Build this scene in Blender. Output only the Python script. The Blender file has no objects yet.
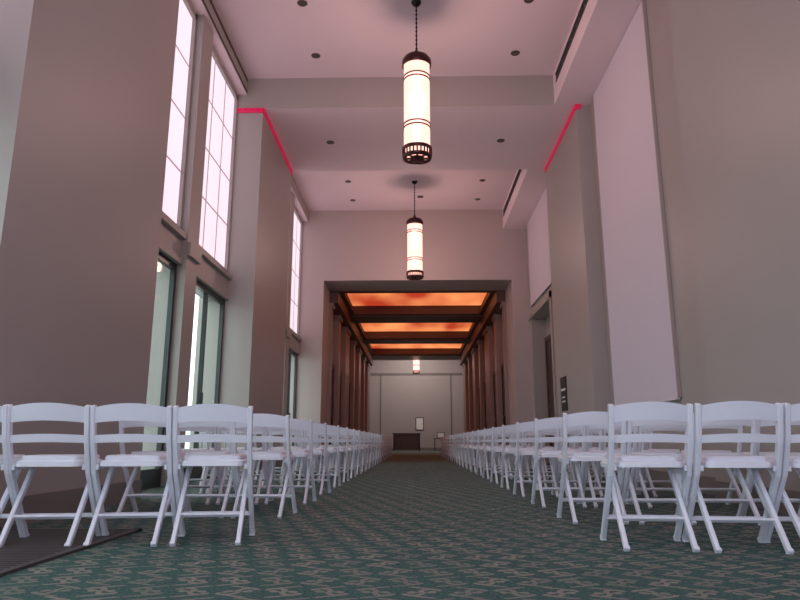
import bpy, bmesh, math, random
from mathutils import Vector, Matrix
random.seed(4)
S = bpy.context.scene
try:
    S.view_settings.view_transform = 'Standard'
    S.view_settings.exposure = 0.72
except Exception: pass

# ---------------------------------------------------------------- materials
def lin(c):
    c = c/255.0
    return c/12.92 if c <= .04045 else ((c+.055)/1.055)**2.4
def rgb(r, g, b): return (lin(r), lin(g), lin(b), 1)

def mat(name, col, rough=.6, metal=0, emis=None, estr=0, noise=0, nscale=3, bump=0, bscale=80):
    m = bpy.data.materials.new(name); m.use_nodes = True
    nt = m.node_tree; b = nt.nodes['Principled BSDF']
    b.inputs['Base Color'].default_value = col
    b.inputs['Roughness'].default_value = rough
    b.inputs['Metallic'].default_value = metal
    if emis:
        b.inputs['Emission Color'].default_value = emis
        b.inputs['Emission Strength'].default_value = estr
    if noise or bump:
        tc = nt.nodes.new('ShaderNodeTexCoord')
    if noise:
        n = nt.nodes.new('ShaderNodeTexNoise'); n.inputs['Scale'].default_value = nscale
        n.inputs['Detail'].default_value = 4
        nt.links.new(tc.outputs['Object'], n.inputs['Vector'])
        mx = nt.nodes.new('ShaderNodeMix'); mx.data_type = 'RGBA'
        mx.inputs[6].default_value = tuple(c*(1-noise) for c in col[:3])+(1,)
        mx.inputs[7].default_value = tuple(min(1, c*(1+noise)) for c in col[:3])+(1,)
        nt.links.new(n.outputs['Fac'], mx.inputs[0])
        nt.links.new(mx.outputs[2], b.inputs['Base Color'])
    if bump:
        n2 = nt.nodes.new('ShaderNodeTexNoise'); n2.inputs['Scale'].default_value = bscale
        nt.links.new(tc.outputs['Object'], n2.inputs['Vector'])
        bp = nt.nodes.new('ShaderNodeBump'); bp.inputs['Strength'].default_value = bump
        bp.inputs['Distance'].default_value = .002
        nt.links.new(n2.outputs['Fac'], bp.inputs['Height'])
        nt.links.new(bp.outputs['Normal'], b.inputs['Normal'])
    return m

M_wall = mat('wall_plaster', rgb(161,153,150), .45, noise=.03, nscale=1.5, bump=.15)
M_wallL = mat('wall_plaster_light', rgb(178,162,160), .55, noise=.02)
M_ceil = mat('ceiling_paint', rgb(226,207,213), .8, noise=.02, nscale=.8)
M_pink = mat('pink_led_moulding', rgb(200,40,92), .4, emis=rgb(255,30,95), estr=.12)
M_shade = mat('window_shade_fabric', rgb(215,202,210), .8, emis=rgb(240,228,240), estr=.56)
M_rear_fill = mat('rear_window_shade_fabric', rgb(225,220,225), .8, emis=rgb(232,236,255), estr=2.7)  # strong glow added behind the camera to light the chair backs
M_muntin_sil = mat('window_muntin', rgb(185,165,174), .6, emis=rgb(220,185,196), estr=.14)  # tone of muntin silhouettes against the backlit shade, put into colour and glow
M_screen = mat('projection_screen_fabric', rgb(208,198,210), .7)
M_dframe = mat('dark_door_frame', rgb(22,32,34), .3)
M_black = mat('black_metal', rgb(20,20,22), .4, .5)
M_bronze = mat('lamp_bronze', rgb(84,56,54), .35, .8)
M_white = mat('white_resin', rgb(228,232,244), .3)
M_vinyl = mat('white_vinyl_pad', rgb(222,226,238), .4)
M_brown = mat('dark_wood', rgb(70,46,40), .4, noise=.25, nscale=6)
M_beam = mat('coffer_beam_brown', rgb(88,60,55), .5, noise=.1)
M_red = mat('corridor_pilaster', rgb(140,114,108), .45, noise=.08, nscale=5)
M_base = mat('baseboard_paint', rgb(120,112,108), .5)
M_conc = mat('terrace_stone', rgb(200,205,200), .9, noise=.1)
M_sign = mat('sign_black', rgb(25,25,28), .5)
M_paper = mat('poster_white', rgb(225,225,222), .8)
M_vent = mat('vent_grey', rgb(70,64,64), .5)

def glassmat(name, tcol, gfac, emis=None, estr=0):
    m = bpy.data.materials.new(name); m.use_nodes = True
    nt = m.node_tree; nt.nodes.clear()
    o = nt.nodes.new('ShaderNodeOutputMaterial'); t = nt.nodes.new('ShaderNodeBsdfTransparent')
    t.inputs[0].default_value = tcol
    g = nt.nodes.new('ShaderNodeBsdfGlossy'); g.inputs['Roughness'].default_value = .03
    mx = nt.nodes.new('ShaderNodeMixShader'); mx.inputs[0].default_value = gfac
    nt.links.new(t.outputs[0], mx.inputs[1]); nt.links.new(g.outputs[0], mx.inputs[2])
    out = mx.outputs[0]
    if emis:
        e = nt.nodes.new('ShaderNodeEmission'); e.inputs[0].default_value = emis; e.inputs[1].default_value = estr
        ad = nt.nodes.new('ShaderNodeAddShader'); nt.links.new(out, ad.inputs[0]); nt.links.new(e.outputs[0], ad.inputs[1]); out = ad.outputs[0]
    nt.links.new(out, o.inputs[0]); return m
M_glass = glassmat('window_glass', (.95,.99,.98,1), .05)
M_lamp = glassmat('lamp_frosted_glass', (.6,.5,.47,1), .02, rgb(255,192,178), .72)

def emitmat(name, c1, c2, s, scale=(1,1,1), nscale=1.2):
    m = bpy.data.materials.new(name); m.use_nodes = True
    nt = m.node_tree; b = nt.nodes['Principled BSDF']
    tc = nt.nodes.new('ShaderNodeTexCoord'); mp = nt.nodes.new('ShaderNodeMapping')
    mp.inputs['Scale'].default_value = scale
    n = nt.nodes.new('ShaderNodeTexNoise'); n.inputs['Scale'].default_value = nscale; n.inputs['Detail'].default_value = 1.5
    r = nt.nodes.new('ShaderNodeValToRGB')
    r.color_ramp.elements[0].position = .3; r.color_ramp.elements[0].color = c1
    r.color_ramp.elements[1].position = .7; r.color_ramp.elements[1].color = c2
    nt.links.new(tc.outputs['Object'], mp.inputs[0]); nt.links.new(mp.outputs[0], n.inputs['Vector'])
    nt.links.new(n.outputs['Fac'], r.inputs[0]); nt.links.new(r.outputs[0], b.inputs['Emission Color'])
    b.inputs['Emission Strength'].default_value = s
    b.inputs['Base Color'].default_value = c1
    return m
M_coffer = emitmat('amber_light_panel', rgb(175,56,32), rgb(255,155,95), 0.68, (.8,.3,1), 1.2)
M_dl = mat('downlight_lens', rgb(60,50,50), .3, emis=rgb(120,90,80), estr=.1)

def carpet():
    m = bpy.data.materials.new('patterned_carpet'); m.use_nodes = True
    nt = m.node_tree; N = nt.nodes; L = nt.links; b = N['Principled BSDF']
    b.inputs['Roughness'].default_value = .95
    try: b.inputs['Specular IOR Level'].default_value = .15
    except Exception: pass
    tc = N.new('ShaderNodeTexCoord'); sp = N.new('ShaderNodeSeparateXYZ'); L.new(tc.outputs['Object'], sp.inputs[0])
    def mt(op, a, c=None, d=None):
        n = N.new('ShaderNodeMath'); n.operation = op
        for i, v in enumerate((a, c, d)):
            if v is None: continue
            if isinstance(v, (int, float)): n.inputs[i].default_value = v
            else: L.new(v, n.inputs[i])
        return n.outputs[0]
    def wn(vx, vy):
        cb = N.new('ShaderNodeCombineXYZ'); L.new(vx, cb.inputs[0]); L.new(vy, cb.inputs[1])
        w = N.new('ShaderNodeTexWhiteNoise'); w.noise_dimensions = '2D'; L.new(cb.outputs[0], w.inputs['Vector'])
        return w.outputs['Value']
    cx, cy = .17, .19
    v0 = mt('DIVIDE', sp.outputs['Y'], cy); row = mt('FLOOR', v0)
    off = mt('MULTIPLY', mt('MODULO', row, 3.0), .37)
    u0 = mt('ADD', mt('DIVIDE', sp.outputs['X'], cx), off); col = mt('FLOOR', u0)
    u = mt('SUBTRACT', mt('FRACT', u0), .5); v = mt('SUBTRACT', mt('FRACT', v0), .5)
    rnd = wn(col, row)
    u = mt('MULTIPLY', u, mt('SIGN', mt('SUBTRACT', rnd, .5)))
    rnd2 = wn(mt('ADD', col, 37.0), row)
    v = mt('MULTIPLY', v, mt('SIGN', mt('SUBTRACT', rnd2, .4)))
    def arc(cu, cv, r, wdt, side):
        du = mt('SUBTRACT', u, cu); dv = mt('SUBTRACT', v, cv)
        d = mt('SQRT', mt('ADD', mt('MULTIPLY', du, du), mt('MULTIPLY', dv, dv)))
        ring = mt('LESS_THAN', mt('ABSOLUTE', mt('SUBTRACT', d, r)), wdt)
        half = mt('GREATER_THAN' if side > 0 else 'LESS_THAN', mt('ADD', mt('MULTIPLY', du, .6), dv), -.06*side)
        return mt('MULTIPLY', ring, half)
    a1 = arc(-.2, .06, .21, .062, 1); a2 = arc(.2, -.06, .21, .062, -1)
    a3 = arc(-.2, .04, .06, .06, -1); a4 = arc(.2, -.04, .06, .06, 1)
    bars = mt('LESS_THAN', mt('ABSOLUTE', mt('SUBTRACT', mt('ABSOLUTE', mt('SUBTRACT', v, mt('MULTIPLY', u, .4))), .38)), .05)
    bars = mt('MULTIPLY', bars, mt('LESS_THAN', mt('ABSOLUTE', u), .3))
    s = mt('MAXIMUM', mt('MAXIMUM', mt('MAXIMUM', a1, a2), mt('MAXIMUM', a3, a4)), bars)
    s = mt('MULTIPLY', s, mt('ADD', mt('MULTIPLY', rnd, .4), .5))
    n = N.new('ShaderNodeTexNoise'); n.inputs['Scale'].default_value = 70; n.inputs['Detail'].default_value = 4
    L.new(tc.outputs['Object'], n.inputs['Vector'])
    n3 = N.new('ShaderNodeTexNoise'); n3.inputs['Scale'].default_value = 1.3
    L.new(tc.outputs['Object'], n3.inputs['Vector'])
    ft = mt('ADD', mt('MULTIPLY', mt('SUBTRACT', n.outputs['Fac'], .5), 2.2), .5)
    base = N.new('ShaderNodeMix'); base.data_type = 'RGBA'
    base.inputs[6].default_value = rgb(30,56,57); base.inputs[7].default_value = rgb(86,116,111)
    L.new(mt('ADD', mt('MULTIPLY', ft, .8), mt('MULTIPLY', n3.outputs['Fac'], .2)), base.inputs[0])
    mx = N.new('ShaderNodeMix'); mx.data_type = 'RGBA'
    L.new(mt('MULTIPLY', s, mt('ADD', .6, mt('MULTIPLY', ft, .4))), mx.inputs[0]); L.new(base.outputs[2], mx.inputs[6]); mx.inputs[7].default_value = rgb(154,143,134)
    L.new(mx.outputs[2], b.inputs['Base Color'])
    bp = N.new('ShaderNodeBump'); bp.inputs['Strength'].default_value = .5; bp.inputs['Distance'].default_value = .004
    n4 = N.new('ShaderNodeTexNoise'); n4.inputs['Scale'].default_value = 250; L.new(tc.outputs['Object'], n4.inputs['Vector'])
    L.new(n4.outputs['Fac'], bp.inputs['Height']); L.new(bp.outputs['Normal'], b.inputs['Normal'])
    return m
M_carpet = carpet()

# ---------------------------------------------------------------- mesh helpers
def newobj(name, bm, mats, parent=None, smooth=False):
    me = bpy.data.meshes.new(name); bm.to_mesh(me); bm.free()
    for m in mats: me.materials.append(m)
    if smooth:
        for p in me.polygons: p.use_smooth = True
    o = bpy.data.objects.new(name, me); S.collection.objects.link(o)
    if parent: o.parent = parent
    return o
def addbox(bm, b, mi=0, bottom=None):
    x0,x1,y0,y1,z0,z1 = b
    vs = [bm.verts.new(p) for p in [(x0,y0,z0),(x1,y0,z0),(x1,y1,z0),(x0,y1,z0),(x0,y0,z1),(x1,y0,z1),(x1,y1,z1),(x0,y1,z1)]]
    fs = [(3,2,1,0),(4,5,6,7),(0,1,5,4),(1,2,6,5),(2,3,7,6),(3,0,4,7)]
    for k, f in enumerate(fs):
        fc = bm.faces.new([vs[i] for i in f]); fc.material_index = mi
        if k == 0 and bottom is not None: fc.material_index = bottom
def boxes(name, lst, mats, parent=None, bottom=None):
    if not isinstance(mats, (list, tuple)): mats = [mats]
    bm = bmesh.new()
    for b in lst:
        addbox(bm, b[:6], b[6] if len(b) > 6 else 0, bottom)
    return newobj(name, bm, mats, parent)
def beam(bm, p, q, w, d, mi=0, side=Vector((1,0,0)), bev=.004):
    p, q = Vector(p), Vector(q); a = (q-p).normalized()
    s = (side - a*side.dot(a)).normalized(); n = a.cross(s)
    vs = []
    for c in (p, q):
        for i, j in ((-1,-1),(1,-1),(1,1),(-1,1)):
            vs.append(bm.verts.new(c + s*i*w/2 + n*j*d/2))
    fs = [bm.faces.new([vs[i] for i in f]) for f in ((3,2,1,0),(4,5,6,7),(0,1,5,4),(1,2,6,5),(2,3,7,6),(3,0,4,7))]
    for f in fs: f.material_index = mi
    if bev:
        es = list({e for f in fs for e in f.edges})
        bmesh.ops.bevel(bm, geom=es, offset=bev, segments=1, affect='EDGES')
def cyl(bm, x, y, z0, z1, r0, r1=None, seg=32, mi=0, caps=True):
    r1 = r0 if r1 is None else r1
    a = [bm.verts.new((x+r0*math.cos(2*math.pi*i/seg), y+r0*math.sin(2*math.pi*i/seg), z0)) for i in range(seg)]
    b = [bm.verts.new((x+r1*math.cos(2*math.pi*i/seg), y+r1*math.sin(2*math.pi*i/seg), z1)) for i in range(seg)]
    for i in range(seg):
        f = bm.faces.new((a[i], a[(i+1)%seg], b[(i+1)%seg], b[i])); f.material_index = mi; f.smooth = True
    if caps:
        f = bm.faces.new(a[::-1]); f.material_index = mi
        f = bm.faces.new(b); f.material_index = mi
def lathe(bm, x, y, prof, seg=32, mi=0):
    rings = [[bm.verts.new((x+r*math.cos(2*math.pi*i/seg), y+r*math.sin(2*math.pi*i/seg), z)) for i in range(seg)] for r, z in prof]
    for a, b in zip(rings, rings[1:]):
        for i in range(seg):
            f = bm.faces.new((a[i], a[(i+1)%seg], b[(i+1)%seg], b[i])); f.material_index = mi; f.smooth = True

# ---------------------------------------------------------------- dimensions
H = 6.94; HB = 6.35; XL = -3.2; XR = 3.12; PL = -2.68; PR = 2.87
YB = -3.2; YF = 17.4; YC = 18.7; YE = 35.0; YEND = 41.5; HC = 4.9
piersL = [(-3.0,-.25),(3.98,6.5),(10.54,13.3)]
baysL = [(-.25,3.98),(6.5,10.54),(13.3,YF)]

boxes('floor', [(-3.6,3.6,YB-.2,YEND+.2,-.15,0)], M_carpet)

boxes('ceiling', [(-3.6,3.6,YB-.2,YF,H,H+.15,1)], [M_wall, M_ceil])
for a, b in ((10.54,13.3),(3.98,6.5),(-3.4,-.25)):
    boxes('ceiling_bulkhead', [(-3.6,3.6,a,b,HB,H,0)], [M_wall, M_ceil], bottom=1)
for a, b in baysL:
    boxes('ceiling_soffit', [(2.49,3.6,a,b,HB,H,0)], [M_ceil, M_ceil])
    boxes('ceiling_soffit', [(-3.6,-2.98,a,b,6.62,H,0)], [M_wall, M_ceil], bottom=1)
for a, b in piersL: boxes('wall_left_pier', [(-3.6, PL, a, b, 0, HB)], M_wall)
L = []
for a, b in baysL:
    m = (a+b)/2
    L.append((-3.5, -3.04, m-.22, m+.22, 0, 6.62))
    L.append((-3.5, -3.12, a, m-.22, 2.85, 3.28)); L.append((-3.5, -3.12, m+.22, b, 2.85, 3.28))
boxes('wall_left', L, M_wall)
T = []
for a, b in baysL:
    m = (a+b)/2
    for p, q in ((a, m-.22), (m+.22, b)):
        T.append((-3.12,-3.06,p,q,3.2,3.28)); T.append((-3.12,-3.09,p,q,2.85,2.93))
    T.append((-3.04,-2.99,m-.24,m+.24,2.98,3.16))
boxes('trim_1', T, M_wall)
def cornice(name, x_in, side, a, b, xo):
    bm = bmesh.new(); t = .022*side
    def bx(x0,x1,y0,y1,z0,z1): addbox(bm, (min(x0,x1),max(x0,x1),y0,y1,z0,z1))
    bx(x_in, x_in+t, a-.03, b, HB-.085, HB-.068); bx(x_in, x_in+t*1.3, a-.03, b, HB-.022, HB-.002)
    bx(x_in, x_in+t*.3, a-.01, b, HB-.068, HB-.022)
    bx(xo, x_in+t, a-.03, a, HB-.085, HB-.068); bx(xo, x_in+t, a-.035, a, HB-.022, HB-.002)
    bx(xo, x_in, a-.01, a, HB-.068, HB-.022)
    y = a
    while y < b-.05:
        bx(x_in, x_in+t, y, y+.05, HB-.068, HB-.022); y += .11
    n = int(abs(x_in-xo)/.11)
    for i in range(n):
        x0 = xo+(.03+i*.11)*side
        bx(x0, x0+.05*side, a-.03, a, HB-.068, HB-.022)
    return newobj(name, bm, [M_pink])
cornice('trim_2', PL, 1, 10.54, 13.3, XL)
cornice('trim_3', PR, -1, 10.54, 13.3, PR+.08)

boxes('wall_right', [(XR, 3.6, YB, 14.6, 0, HB), (XR, 3.6, 14.6, YF, 3.75, HB), (XR,3.6,17.15,YF,0,3.75),(3.5,3.6,14.6,17.15,0,3.75)], M_wall)
for a, b in piersL: boxes('wall_right_pier', [(PR, XR, a, b, 0, HB)], M_wall)
boxes('wall_back', [(-3.6,-2.2,YB-.2,YB,0,HB),(2.2,3.6,YB-.2,YB,0,HB),(-2.2,2.2,YB-.2,YB,0,.5),(-2.2,2.2,YB-.2,YB,5.6,HB),(-.2,.2,YB-.2,YB,.5,5.6)], M_wall)
wi = 1
for x0, x1 in ((-2.2,-.2),(.2,2.2)):  # unseen rear windows, added as fill light from behind the camera
    e = bpy.data.objects.new('window_%d'%wi, None); S.collection.objects.link(e); wi += 1
    boxes('roller_shade', [(x0,x1,YB-.12,YB-.1,.5,5.6)], M_rear_fill, e)
    boxes('window_frame', [(x0,x0+.07,YB-.1,YB-.02,.5,5.6),(x1-.07,x1,YB-.1,YB-.02,.5,5.6),(x0,x1,YB-.1,YB-.02,.5,.58),(x0,x1,YB-.1,YB-.02,5.5,5.6),((x0+x1)/2-.03,(x0+x1)/2+.03,YB-.1,YB-.02,.5,5.6),(x0,x1,YB-.1,YB-.02,2.9,3.0)], M_wall, e)
boxes('wall_front', [(-3.6,-2.5,YF,YC,0,H),(2.68,3.6,YF,YC,0,H),(-2.5,2.68,YF,YC,HC,H),(-3.6,3.6,YF,YC,H,H+.15)], M_wallL)
CL = -2.42; CR = 2.6
beamsY = [(YC,19.0),(22.7,24.0),(28.2,29.3),(33.5,YE)]
boxes('wall_corridor_left', [(-3.0,-2.62,YC,YE,0,5.5)], M_wall)
boxes('wall_corridor_right', [(2.8,3.2,YC,YE,0,5.5)], M_wall)
pil = []
for a, b in beamsY + [(20.6,21.1),(25.9,26.4),(31.2,31.7)]:
    pil += [(-2.62,CL,a,b,0,4.55), (CR,2.8,a,b,0,4.55)]
    pil += [(-2.62,CL+.05,a-.03,b+.03,0,.25), (CR-.05,2.8,a-.03,b+.03,0,.25), (-2.62,CL+.05,a-.03,b+.03,4.4,4.55), (CR-.05,2.8,a-.03,b+.03,4.4,4.55)]
boxes('trim_corridor_pilasters', pil, M_red)
cb = [(-2.62,-2.25,YC,YE,4.55,5.5),(2.42,2.8,YC,YE,4.55,5.5)]
for a, b in beamsY: cb.append((-2.25,2.42,a,b,HC,5.5))
cb.append((-2.62,2.8,YC,YE,5.5,5.6))
for (a0,a),(b,b1) in zip(beamsY, beamsY[1:]):
    for k in range(2):
        w=.12-.05*k; z=HC+.06+.1*k
        cb += [(-2.25,-2.25+w,a,b,z,z+.1),(2.42-w,2.42,a,b,z,z+.1),(-2.25,2.42,a,a+w,z,z+.1),(-2.25,2.42,b-w,b,z,z+.1)]
boxes('ceiling_corridor', cb, M_beam)
for i, ((a0,a),(b,b1)) in enumerate(zip(beamsY, beamsY[1:])):
    boxes('amber_ceiling_light_panel', [(-2.2,2.37,a+.05,b-.05,5.28,5.32)], M_coffer)
def wood_door(name, x, side, y0, y1, h, m=M_brown):
    l = [(x,x+.05*side,y0,y1,0,h)]
    f = []
    for q0, q1 in ((y0,y0+.09),(y1-.09,y1),((y0+y1)/2-.05,(y0+y1)/2+.05)):
        f.append((x+.05*side,x+.08*side,q0,q1,0,h))
    for z in (0, h*.42, h-.12): f.append((x+.05*side,x+.08*side,y0,y1,z,z+.12))
    lst = [(min(b[0],b[1]),max(b[0],b[1]))+tuple(b[2:]) for b in l+f]
    mid=(y0+y1)/2
    hx = sorted((x+.08*side, x+.12*side))
    lst.append((hx[0],hx[1],mid+.06,mid+.09,1.0,1.3,1))
    lst.append((hx[0],hx[1],mid-.09,mid-.06,1.0,1.3,1))
    return boxes(name, lst, [m, M_black])
k = 1
for (y0,y1) in ((19.2,20.5),(21.25,22.6),(24.3,25.7),(26.7,28.0)):
    wood_door('door_%d'%k, -2.62, 1, y0, y1, 2.9); k += 1
    wood_door('door_%d'%k, 2.8, -1, y0, y1, 2.9); k += 1
wood_door('door_%d'%k, 3.5, -1, 14.75, 17.0, 3.2); k += 1
boxes('trim_door_surround', [(XR-.04,XR,14.45,14.6,0,3.9),(XR-.04,XR,14.45,YF,3.75,3.9)], M_wall)

boxes('wall_end', [(-3.6,3.6,YEND,YEND+.2,0,H)], M_wall)
boxes('trim_end_moulding', [(-3.4,3.4,YEND-.05,YEND,4.72,4.84),(-3.4,3.4,YEND-.03,YEND,.0,.2),(-2.2,-2.12,YEND-.03,YEND,.2,4.7),(2.25,2.33,YEND-.03,YEND,.2,4.7)], M_base)
boxes('wall_end_left', [(-3.6,-3.4,YE,YEND,0,H),(-3.6,-2.42,YE-.01,YE+.4,0,H)], M_wall)
boxes('wall_end_right', [(3.4,3.6,YE,YEND,0,H),(2.6,3.6,YE-.01,YE+.4,0,H)], M_wall)
boxes('wall_end_header', [(-3.6,3.6,YE,YE+.4,HC,H)], M_wall)
boxes('ceiling_end', [(-3.6,3.6,YE,YEND,H,H+.15)], M_ceil)

boxes('baseboard_left', [(PL,PL+.02,a,b,0,.18) for a,b in piersL], M_base)
boxes('baseboard_right', [(PR-.02,PR,a,b,0,.18) for a,b in piersL]+[(XR-.02,XR,6.5,10.54,0,.18),(XR-.02,XR,-.25,3.98,0,.18),(XR-.02,XR,13.3,14.45,0,.18)], M_base)

for a, b in baysL:
    m = (a+b)/2
    for p, q in ((a, m-.22), (m+.22, b)):
        e = bpy.data.objects.new('window_%d'%wi, None); S.collection.objects.link(e); wi += 1
        boxes('roller_shade', [(-3.20,-3.19,p+.02,q-.02,3.30,6.6)], M_shade, e)
        fr = [(-3.19,-3.14,p,p+.05,3.28,6.62),(-3.19,-3.14,q-.05,q,3.28,6.62),(-3.19,-3.14,p,q,6.52,6.62),(-3.19,-3.14,p,q,3.28,3.36)]
        boxes('window_frame', fr, M_wall, e)
        w = q-p; mu = []
        for t in (1/3, 2/3): mu.append((-3.19,-3.184,p+w*t-.015,p+w*t+.015,3.36,6.52))
        for z in (4.15,4.95,5.75): mu.append((-3.19,-3.184,p+.05,q-.05,z-.012,z+.012))
        boxes('muntins', mu, M_muntin_sil, e)  # bars before the shade imitate muntin shadows showing through it
        d = bpy.data.objects.new('door_%d'%k, None); S.collection.objects.link(d); k += 1
        X0, X1 = -3.22, -3.16
        df = [(X0,X1,p,p+.07,0,2.85),(X0,X1,q-.07,q,0,2.85),(X0,X1,p+.07,q-.07,2.76,2.85),(X0,X1,p+.07,q-.07,0,.22),
              (X0,X1,(p+q)/2-.03,(p+q)/2+.03,.22,2.76),(X1,X1+.05,(p+q)/2-.1,(p+q)/2-.07,.9,1.25)]
        boxes('door_frame', df, M_dframe, d)
        boxes('door_glass', [(-3.195,-3.185,p+.07,q-.07,.22,2.76)], M_glass, d)
boxes('terrace_ground', [(-30,-3.6,-12,34,-.3,-.02)], M_conc)
boxes('terrace_railing', [(-7.04,-6.96,-10,32,1.0,1.06)]+[(-7.02,-6.98,y*1.5,y*1.5+.04,-.02,1.0) for y in range(-6,21)], M_dframe)

def screen(name, y0, y1, z0, z1):
    e = bpy.data.objects.new(name, None); S.collection.objects.link(e)
    boxes('screen_fabric', [(XR-.04,XR-.03,y0,y1,z0,z1)], M_screen, e)
    boxes('screen_bottom_bar', [(XR-.055,XR-.02,y0-.01,y1+.01,z0-.025,z0)], M_screen, e)
    boxes('screen_edges', [(XR-.045,XR-.002,y0-.02,y0,z0,z1),(XR-.045,XR-.002,y1,y1+.02,z0,z1)], M_wallL, e)
screen('projection_screen', 7.75, 10.2, 1.05, HB-.01)
screen('projection_screen', 14.1, 16.9, 4.05, HB-.01)
screen('projection_screen', .6, 3.2, 1.05, HB-.01)

boxes('wall_sign', [(PR-.02,PR,12.4,12.85,1.12,1.76),(PR-.024,PR-.02,12.45,12.8,1.5,1.54,1),(PR-.024,PR-.02,12.5,12.75,1.36,1.39,1),(PR-.024,PR-.02,12.5,12.75,1.28,1.31,1)], [M_sign, M_paper])

def vent(y0, y1):
    l = [(2.475,2.49,y0,y1,H-.28,H-.265),(2.475,2.49,y0,y1,H-.14,H-.125),(2.485,2.489,y0,y1,H-.265,H-.14,1)]
    y = y0
    while y < y1:
        l.append((2.475,2.489,y,y+.02,H-.265,H-.14)); y += .16
    boxes('air_vent', l, [M_vent, M_black])
vent(7.0,10.3); vent(13.6,17.2)
boxes('curtain_track', [(-2.98,-2.965,6.55,10.5,6.64,6.67),(-2.98,-2.965,6.55,10.5,6.86,6.89)], M_vent)
def downlight(x, y, z):
    bm = bmesh.new()
    lathe(bm, x, y, [(.045,z-.002),(.05,z-.012),(.07,z-.01),(.078,z-.001)], 24, 0)
    cyl(bm, x, y, z-.004, z-.002, .048, mi=1, seg=24)
    newobj('ceiling_downlight', bm, [M_vent, M_dl])
for x in (-1.65, 1.72):
    for y in (7.2, 8.5, 9.85): downlight(x, y, H)
    for y in (11.9,): downlight(x, y, HB)
    for y in (14.2, 15.3, 16.6): downlight(x, y, H)
boxes('ceiling_speaker_grille', [(.1,.25,16.3,16.45,H-.01,H)], M_vent)

def pendant(x, y, zb, zt, ceil, r=.2, en=85):
    e = bpy.data.objects.new('pendant_lamp', None); S.collection.objects.link(e); e.location = (x, y, 0)
    h = zt-zb
    bm = bmesh.new(); cyl(bm, 0, 0, zb+.08, zt-.1, r*.93, seg=40); newobj('glass_cylinder', bm, [M_lamp], e)
    bm = bmesh.new()
    lathe(bm, 0, 0, [(r*1.0,zt-.16),(r*1.06,zt-.15),(r*1.06,zt-.06),(r*.98,zt-.04),(r*.9,zt-.01),(r*.45,zt+.02),(r*.2,zt+.06),(r*.1,zt+.12),(.008,zt+.13)], 40)
    lathe(bm, 0, 0, [(r*1.0,zb+.17),(r*1.06,zb+.16),(r*1.06,zb+.12),(r*1.0,zb+.11)], 40)
    lathe(bm, 0, 0, [(r*.98,zb+.05),(r*1.03,zb+.04),(r*1.0,zb+.0),(r*.80,zb+.0),(r*.80,zb+.03)], 40)
    for i in range(24):
        a = 2*math.pi*i/24
        beam(bm, (r*math.cos(a),r*math.sin(a),zb+.03),(r*math.cos(a),r*math.sin(a),zb+.12),.022,.014,bev=0)
    for i in range(8):
        a = 2*math.pi*i/8
        beam(bm, (.03*math.cos(a),.03*math.sin(a),zb+.01),(r*.88*math.cos(a),r*.88*math.sin(a),zb+.01),.018,.03,bev=0,side=Vector((0,0,1)))
    lathe(bm, 0, 0, [(r*.4,zb+.0),(r*.5,zb+.0),(r*.5,zb+.02),(r*.4,zb+.02)], 24)
    lathe(bm, 0, 0, [(.001,zb-.02),(.03,zb-.01),(.05,zb+.01),(.04,zb+.03)], 20)
    for z in (zb+h*.29, zb+h*.325, zb+h*.76, zb+h*.795):
        lathe(bm, 0, 0, [(r*.93,z-.009),(r*.98,z-.009),(r*.98,z+.009),(r*.93,z+.009)], 40)
    newobj('metal_frame', bm, [M_bronze], e)
    bm = bmesh.new()
    cyl(bm, 0, 0, zt+.12, ceil-.02, .009, seg=8)
    z = zt+.15
    while z < ceil-.08:
        lathe(bm, 0, 0, [(.009,z-.02),(.02,z),(.009,z+.02)], 8); z += .07
    lathe(bm, 0, 0, [(.01,ceil-.07),(.05,ceil-.05),(.075,ceil-.01),(.075,ceil)], 20)
    newobj('chain_and_canopy', bm, [M_black], e)
    for fz in (.22, .42, .62, .8):
        l = bpy.data.lights.new('bulb', 'POINT'); l.energy = en*(.28 if fz < .7 else .14); l.color = (1,.74,.68); l.shadow_soft_size = .16
        lo = bpy.data.objects.new('bulb', l); S.collection.objects.link(lo); lo.parent = e; lo.location = (0,0,zb+h*fz)
    return e
pendant(.05, 8.52, 4.43, 6.02, H)
pendant(.02, 15.35, 4.43, 5.94, H)
pendant(.1, 37.6, 4.4, 5.95, H, en=70)
pendant(.03, 1.7, 4.43, 6.02, H)

g = [(-2.62,-1.72,1.2,4.2,0,.006,0)]
y = 1.25
while y < 4.15:
    g.append((-2.6,-1.74,y,y+.018,.006,.012,1)); y += .045
g += [(-1.74,-1.70,1.2,4.22,0,.014,1),(-2.62,-1.7,4.18,4.22,0,.014,1)]
boxes('floor_vent_grille', g, [M_black, M_vent])

boxes('reception_desk', [(-1.35,.35,39.6,40.3,1.0,1.06),(-1.28,.28,39.65,39.69,.08,1.0),(-1.3,-1.22,39.65,40.25,0,1.0),(.22,.3,39.65,40.25,0,1.0),
         (-1.1,-.6,39.62,39.65,.25,.85),(-.45,.1,39.62,39.65,.25,.85)], M_brown)
boxes('wall_poster', [(.04,.56,YEND-.03,YEND,1.25,2.05,0),(.09,.51,YEND-.035,YEND-.03,1.3,2.0,1)], [M_vent, M_paper])
boxes('side_table', [(1.15,2.1,40.2,40.8,.72,.76)]+[(x,x+.05,y,y+.05,0,.72) for x in (1.18,2.02) for y in (40.23,40.72)], M_brown)
boxes('picture_frame', [(1.35,1.8,40.5,40.53,.76,1.12,0),(1.39,1.76,40.495,40.5,.8,1.08,1)], [M_vent, M_paper])

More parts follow.
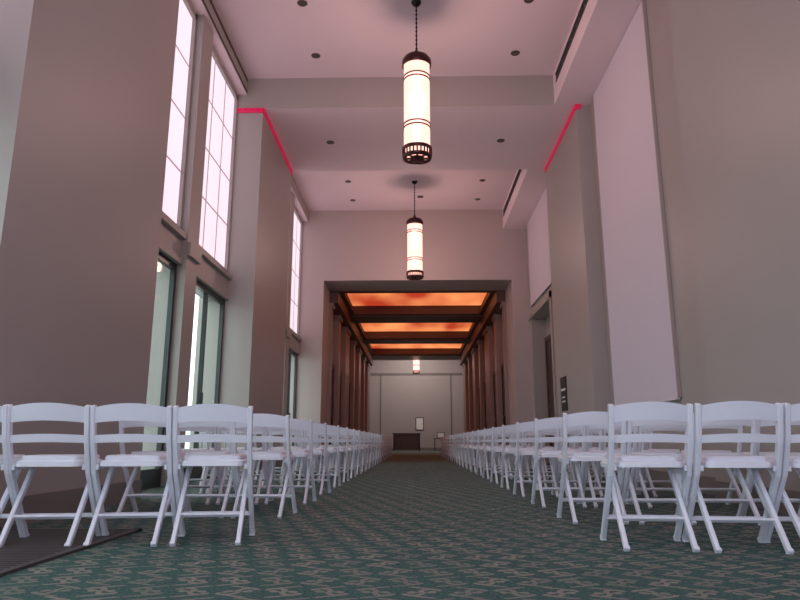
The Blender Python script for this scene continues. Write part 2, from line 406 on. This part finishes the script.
# ---------------------------------------------------------------- folding chair
def chair_mesh():
    bm = bmesh.new()
    W = .202
    pts = [(-.205,.735),(-.165,.56),(-.09,.38),(.195,0.0)]
    for s in (-1, 1):
        x = s*W
        for (y0,z0),(y1,z1) in zip(pts, pts[1:]):
            d = Vector((0,y1-y0,z1-z0)).normalized()*.006
            beam(bm, (x,y0,z0),(x,y1+d.y,z1+d.z if z1>0 else 0.0), .026, .038)
        beam(bm, (s*.170,.13,.425),(s*.170,-.2,0), .024, .034)
        beam(bm, (s*.181,-.12,.405),(s*.181,.2,.415), .016, .03)
        beam(bm, (x,.18,.018),(x,.2,0.003), .03, .04, bev=.002)
        beam(bm, (s*.170,-.19,.016),(s*.170,-.205,0.003), .028, .036, bev=.002)
    beam(bm, (-.17,-.085,.145),(.17,-.085,.145), .014, .03, side=Vector((0,.62,.78)))
    beam(bm, (-.2,.085,.135),(.2,.085,.135), .014, .03, side=Vector((0,.62,-.78)))
    def slat(zc, h, yc, bow, arch, th=.018, n=12, lean=.22):
        loops = []
        for i in range(n+1):
            t = -1+2*i/n; x = t*(W-.01)
            y = yc - bow*(1-t*t); zt = zc+h/2+arch*(1-t*t); zb = zc-h/2+arch*.5*(1-t*t)
            loops.append([bm.verts.new((x,y-th/2+lean*(zc-zb),zb)), bm.verts.new((x,y+th/2+lean*(zc-zb),zb)),
                          bm.verts.new((x,y+th/2-lean*(zt-zc),zt)), bm.verts.new((x,y-th/2-lean*(zt-zc),zt))])
        for a, b in zip(loops, loops[1:]):
            for j in range(4): bm.faces.new((a[j], a[(j+1)%4], b[(j+1)%4], b[j]))
        bm.faces.new(loops[0][::-1]); bm.faces.new(loops[-1])
    slat(.683, .082, -.195, .022, .022)
    slat(.555, .04, -.165, .018, .008)
    def slab(z0, z1, yb, yf, wb, wf, r, mi, crown=0):
        out = []
        cs = [(-wb,yb),(wb,yb),(wf,yf),(-wf,yf)]
        for i,(cx,cy) in enumerate(cs):
            sx = 1 if cx > 0 else -1; sy = -1 if i < 2 else 1
            ccx, ccy = cx-sx*r, cy-sy*r
            base = {(-1,-1):math.pi,(1,-1):1.5*math.pi,(1,1):0,(-1,1):.5*math.pi}[(sx,sy)]
            for j in range(5):
                a = base+j*math.pi/8
                out.append((ccx+r*math.cos(a), ccy+r*math.sin(a)))
        B = [bm.verts.new((x,y,z0)) for x,y in out]; T = [bm.verts.new((x,y,z1-.006)) for x,y in out]
        cy0 = (yb+yf)/2
        U = [bm.verts.new((x*.95,cy0+(y-cy0)*.95,z1+crown)) for x,y in out]
        f = bm.faces.new(B[::-1]); f.material_index = mi
        f = bm.faces.new(U); f.material_index = mi
        n = len(out)
        for A, C in ((B,T),(T,U)):
            for i in range(n):
                f = bm.faces.new((A[i],A[(i+1)%n],C[(i+1)%n],C[i])); f.material_index = mi
    slab(.41,.442,-.15,.22,.165,.185,.035,0)
    slab(.442,.464,-.125,.205,.15,.168,.03,1,.004)
    bmesh.ops.recalc_face_normals(bm, faces=bm.faces)
    me = bpy.data.meshes.new('folding_chair'); bm.to_mesh(me); bm.free()
    me.materials.append(M_white); me.materials.append(M_vinyl)
    return me
CH = chair_mesh()
def chair(x, y, rz):
    o = bpy.data.objects.new('folding_chair', CH); S.collection.objects.link(o)
    o.location = (x, y, 0); o.rotation_euler = (0, 0, math.radians(rz))
yl = [3.84, 5.10, 6.15, 7.2]; yr = [3.68, 4.80, 5.9, 6.98]
while len(yl) < 22: yl.append(yl[-1]+1.06)
while len(yr) < 22: yr.append(yr[-1]+1.06)
def inpier(y): return any(a-.3 < y < b+.3 for a, b in piersL) or y > 16.5
for i, y in enumerate(yl):
    ang = 8 if i == 0 else random.uniform(-1.5, 2)
    nc = 4 if (i == 0 or not inpier(y)) else 3
    for j in range(nc):
        x = -.93-.215-.43*j
        chair(x + (.02 if j == 3 else 0), y + math.tan(math.radians(ang))*(x+1.1), ang+random.uniform(-1,1))
for i, y in enumerate(yr):
    ang = -3 if i == 0 else random.uniform(-1, 1)
    nc = 4 if not inpier(y) or i < 4 else 3
    for j in range(nc):
        chair(1.035+.215+.437*j, y+math.tan(math.radians(ang))*j*.44+random.uniform(-.015,.015), ang+random.uniform(-1,1))

# ---------------------------------------------------------------- lights
def area(name, loc, rot, sx, sy, e, col):
    l = bpy.data.lights.new(name, 'AREA'); l.shape = 'RECTANGLE'; l.size = sx; l.size_y = sy; l.energy = e; l.color = col
    o = bpy.data.objects.new(name, l); S.collection.objects.link(o); o.location = loc; o.rotation_euler = rot
    return o
area('end_hall_ceiling_light', (0,38.5,H-.03), (0,0,0), 2.5, 2.5, 115, (1,.92,.89))  # added fill lamp that brightens the end hall
w = bpy.data.worlds.new('World'); S.world = w; w.use_nodes = True
bg = w.node_tree.nodes['Background']; bg.inputs[0].default_value = (.84,.97,.96,1); bg.inputs[1].default_value = 1.8

cam = bpy.data.cameras.new('camera'); co = bpy.data.objects.new('camera', cam); S.collection.objects.link(co)
cam.sensor_width = 36; cam.lens = 29.25; cam.clip_start = .05; cam.clip_end = 200
co.location = (0,0,.54)
co.rotation_euler = (math.radians(90+12.32), 0, math.radians(1.29))
S.camera = co
